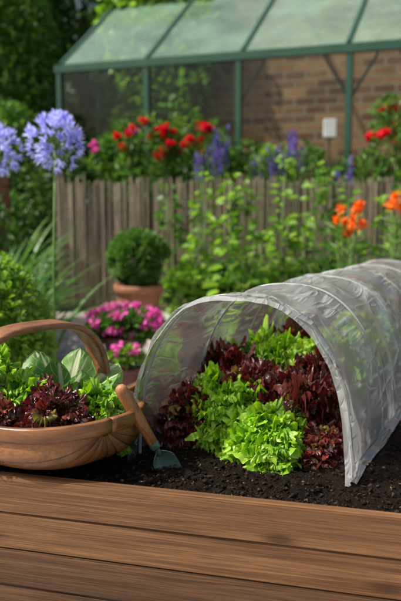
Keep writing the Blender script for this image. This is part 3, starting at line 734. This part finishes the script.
beam('sill_beam',(-.0,0,.62),(GL,0,.62),.05,.05,M_green_frame,gh)
beam('ridge_beam',(-.06,GW-.04,GR),(GL+.06,GW-.04,GR),.06,.10,M_green_frame,gh)
nb=5
for k in range(nb+1):
    x=GL*k/nb
    beam('rafter',(x,.03,GE+.06),(x,GW-.05,GR+.0),.05,.05,M_green_frame,gh)
for k in range(nb):
    x0=GL*k/nb+.027;x1=GL*(k+1)/nb-.027
    pane('roof_glass',[(x0,.03,GE+.06),(x1,.03,GE+.06),(x1,GW-.05,GR),(x0,GW-.05,GR)],M_rglass,gh)
for x in posts[1:-1]:
    beam('brace',(x,.04,GE-.55),(x+.30,.04,GE-.06),.03,.03,M_green_frame,gh); beam('brace',(x,.04,GE-.55),(x-.30,.04,GE-.06),.03,.03,M_green_frame,gh)
for a,b in zip(posts[:-1],posts[1:]):
    pane('side_glass',[(a+.037,0,.65),(b-.037,0,.65),(b-.037,0,GE-.05),(a+.037,0,GE-.05)],M_wglass,gh)
for x in (0,GL):
    box('post',(.05,.05,GE+.6),(x,1.0,(GE+.6)/2),M_green_frame,gh)
    beam('tie_beam',(x,.0,GE-.06),(x,GW-.05,GE-.06),.05,.06,M_green_frame,gh)

def brickmat():
    m=NT('old_brick'); tc=m.n('ShaderNodeTexCoord'); sp=m.n('ShaderNodeSeparateXYZ'); m.l(tc.outputs['Object'],sp.inputs[0])
    cb=m.n('ShaderNodeCombineXYZ'); m.l(sp.outputs[0],cb.inputs[0]); m.l(sp.outputs[2],cb.inputs[1])
    b=m.n('ShaderNodeTexBrick',inp={'Scale':1.,'Mortar Size':.013,'Brick Width':.31,'Row Height':.12,'Color1':(.17,.058,.03,1),'Color2':(.46,.22,.115,1),'Mortar':(.34,.26,.19,1),'Bias':-.1})
    m.l(cb.outputs[0],b.inputs['Vector'])
    nz=m.noise(tc.outputs['Object'],3,5,.6); c=m.mix(.8,b.outputs['Color'],m.ramp(nz.outputs['Fac'],[(.3,(.5,.46,.42)),(.7,(1.1,1.05,1.)),]),'MULTIPLY')
    p=m.n('ShaderNodeBsdfPrincipled',inp={'Roughness':.9}); m.l(c,p.inputs['Base Color']); iv=m.n('ShaderNodeMath',operation='SUBTRACT',inp={0:1.}); m.l(b.outputs['Fac'],iv.inputs[1])
    m.l(m.bump(iv.outputs[0],.7,.01),p.inputs['Normal']); m.l(p.outputs[0],m.out.inputs[0]); return m.mat
bw=thing('brick_wall','old reddish-brown brick garden wall behind the greenhouse','wall',G0+gx*4.3+gy*2.12,gang)
box('wall',(8.7,.3,4.3),(0,0,2.15),brickmat(),bw,bev=0)
box('coping',(8.8,.42,.09),(0,0,4.347),simple('coping_stone',(.2,.18,.15),(.32,.29,.25),5,.9),bw)
iv=thing('climbing_ivy','green ivy climbing over the end of the brick wall','climbing plant',G0+gy*1.93,gang)
n=12000; u=rng.random(n)**1.15*1.9-.1; zz=rng.random(n)*4.2; 
P=np.stack([u+.15*np.sin(zz*3),-.45*rng.random(n)**1.5-.02,zz],1); keep=(P[:,0]<1.35+.25*np.sin(zz*2.3)+.1*rng.normal(size=n)); P=P[keep]
leaves('foliage',P,rng.normal(size=P.shape)*.6+[0,-1,.1],rng.uniform(.08,.15,len(P)),rng.uniform(.07,.13,len(P)),L_bright,iv)

def flowershrub(label,x,y,rad,zc,pm,nf,ls=.07,lm=None,cl=10):
    t=shrub('flowering_shrub',label,(x,y),rad,zc,1600,ls,lm or L_mid,24,cat='flowering plant')
    cc,_=blob(cl,(0,-rad[1]*.3,zc+rad[2]*.72),(rad[0]*1.1,rad[1]*.8,rad[2]*.26),cl,.2,.8)
    idx=rng.integers(0,cl,nf); P=cc[idx]+rng.normal(size=(nf,3))*[.022,.022,.016]; P,D=flowerball(P,nf,.02)
    leaves('blossoms',P,D,np.full(len(P),.026),np.full(len(P),.025),pm,t,.1,.1); return t
rlab='scarlet geranium blooms above green leaves behind the fence'
flowershrub(rlab,-.60,8.6,(.34,.3,.78),1.19,P_red,320,cl=13)
flowershrub(rlab,-.18,8.7,(.36,.3,.80),1.21,P_red,440,cl=17)
flowershrub('magenta blooms above green leaves behind the fence',-.92,8.9,(.28,.3,.75),1.18,P_pink,150,cl=8)
flowershrub(rlab,.20,8.9,(.28,.3,.75),1.19,P_red,110,cl=6)
flowershrub(rlab,1.98,8.05,(.32,.28,.85),1.23,P_red,300,cl=11)
for i,(x,y,h) in enumerate(((.12,8.2,1.74),(.24,8.3,1.90),(.75,8.1,1.68),(.92,8.2,1.76),(1.05,8.1,1.84),(.05,8.15,1.70),(.6,8.3,1.62),(1.55,7.95,1.55))):
    t=thing('purple_salvia','violet flower spikes on leafy stems behind the fence','flowering plant',(x,y,0),group='violet flower spikes')
    mb=MB(); Ps=[]; rd=random.Random(600+i)
    for k in range(5):
        e=Vector((rd.uniform(-.12,.12),rd.uniform(-.1,.1),h+rd.uniform(-.2,.03))); tube(mb,[(0,0,0),e*.6,e],[.006,.005,.003],5)
        for q in range(34):
            s=q/34; Ps.append((e.x*(1-.12*s)+rd.gauss(0,.010),e.y+rd.gauss(0,.010),e.z-s*.26))
    mb.build('stems',M_stem,t); Ps=np.array(Ps); D=rng.normal(size=Ps.shape)+[0,0,.3]
    leaves('blossoms',Ps,D,np.full(len(Ps),.032),np.full(len(Ps),.022),P_purple,t)
    n=220; P,D=blob(n,(0,0,h*.5),(.16,.14,h*.42),10,.3); leaves('foliage',P,D+[0,0,.5],rng.uniform(.06,.1,n),rng.uniform(.02,.035,n),L_mid,t)
for i,(x,y,rx,h,m_) in enumerate(((-.3,9.15,.5,1.65,L_dark),(.5,8.85,.5,1.7,L_mid),(1.2,8.6,.45,1.6,L_mid),(1.75,8.35,.45,1.55,L_dark),(2.4,8.0,.4,1.65,L_mid),(-1.15,8.9,.4,1.72,L_mid),(.85,8.75,.35,1.65,L_bright),(-1.6,8.6,.4,1.6,L_dark))):
    shrub('border_shrub','green leafy border shrub between fence and greenhouse',(x,y),(rx,.30,h*.5),h*.5,2200,.08,m_,34,group='green border shrubs')
t=thing('garden_label','small white label board on a stake among the border plants','label',(1.40,8.30,0)); 
box('board',(.14,.03,.2),(0,0,1.87),M_white,t,bev=.008); box('stake',(.03,.02,1.8),(0,.03,.9),M_fence,t)

# ---------------------------------------------------------------- trees & hedge backdrop
def tree(label,x,y,h,cr,cz,n,ls,mat,clumps=40,group=None):
    t=thing('tree',label,'tree',(x,y,0),group=group)
    mb=MB(); rd=random.Random(int(abs(x*100)+y)); r0=h*.03
    tube(mb,[(0,0,0),(.05,0,h*.3),(-.05,.05,h*.6),(0,0,h*.85)],[r0*1.3,r0,r0*.7,r0*.2],10); 
    for k in range(8):
        a=k*2.4; z0=h*rd.uniform(.25,.6); e=Vector((math.cos(a)*cr[0]*.75,math.sin(a)*cr[1]*.75,z0+h*.22))
        tube(mb,[(0,0,z0),(e.x*.5,e.y*.5,z0+h*.1),e],[r0*.5,r0*.35,r0*.1],6)
    mb.build('trunk',M_bark,t)
    P,D=blob(n,(0,0,cz),cr,clumps,.32,.7); leaves('crown',P,D*.5+rng.normal(size=P.shape)*.7+[0,0,.1],rng.uniform(.7,1.3,n)*ls,rng.uniform(.4,.7,n)*ls,mat,t); return t
tg='leafy garden trees'
tree('dense green tree standing behind the flower border',-3.3,10.8,4.4,(1.25,1.0,2.2),2.4,14000,.11,L_mid,60,tg)
tree('dense mid green tree standing behind the flower border',-2.45,9.5,2.3,(.65,.6,1.0),1.2,6000,.08,L_mid,50,tg)
tree('dense mid green tree standing behind the flower border',-4.4,14.5,6,(1.7,1.4,2.8),3.5,14000,.14,L_mid,60,tg)
tree('dense dark green tree standing behind the greenhouse gable',-2.3,15.5,6,(1.7,1.2,2.9),3.4,14000,.14,L_dark,60,tg)
for i,(x,y,h) in enumerate(((-8,22,6),(-3.5,26,7.0),(3,28,5.2),(9,26,5),(15,22,6),(-14,18,7),(-9,12,5))):
    tree('broad green tree beyond the garden wall',x,y,h,(2.6,2.2,h*.42),h*.56,7000,.24,L_mid if i%2 else L_dark,60,'trees beyond the garden wall')
for i,(x,y) in enumerate(((-2.2,7.7),(-2.7,6.9),(-2.0,6.4),(-2.3,8.3))):
    shrub('leafy_shrub','dense green shrub behind the strap-leaved plants',(x,y),(.5,.4,.62),.55,3500,.07,(L_mid,L_bright,L_mid,L_dark)[i],40,group='dense green shrubs')

# ---------------------------------------------------------------- light, world, camera
SE,SA=50,-103
sd=Vector((math.sin(R(SA))*math.cos(R(SE)),math.cos(R(SA))*math.cos(R(SE)),math.sin(R(SE))))
ld=bpy.data.lights.new('sun','SUN'); ld.energy=5.0; ld.angle=R(.6); ld.color=(1,.95,.86)
sun=link(bpy.data.objects.new('sun',ld)); sun.rotation_euler=sd.to_track_quat('Z','Y').to_euler()
w=bpy.data.worlds.new('World'); scene.world=w; w.use_nodes=True; nt=w.node_tree
sk=nt.nodes.new('ShaderNodeTexSky'); sk.sky_type='NISHITA'; sk.sun_disc=False; sk.sun_elevation=R(SE); sk.sun_rotation=R(SA); sk.dust_density=6.0; sk.air_density=1.0
bgn=nt.nodes['Background']; bgn.inputs[1].default_value=.15; nt.links.new(sk.outputs[0],bgn.inputs[0])
cam=bpy.data.cameras.new('camera'); co=link(bpy.data.objects.new('camera',cam)); scene.camera=co
co.location=(0,0,1.15); co.rotation_euler=(R(82),0,0)
cam.sensor_fit='VERTICAL'; cam.sensor_height=36; cam.lens=44.9; cam.clip_end=1000; cam.clip_start=.05
cam.dof.use_dof=True; cam.dof.focus_distance=2.02; cam.dof.aperture_fstop=2.6
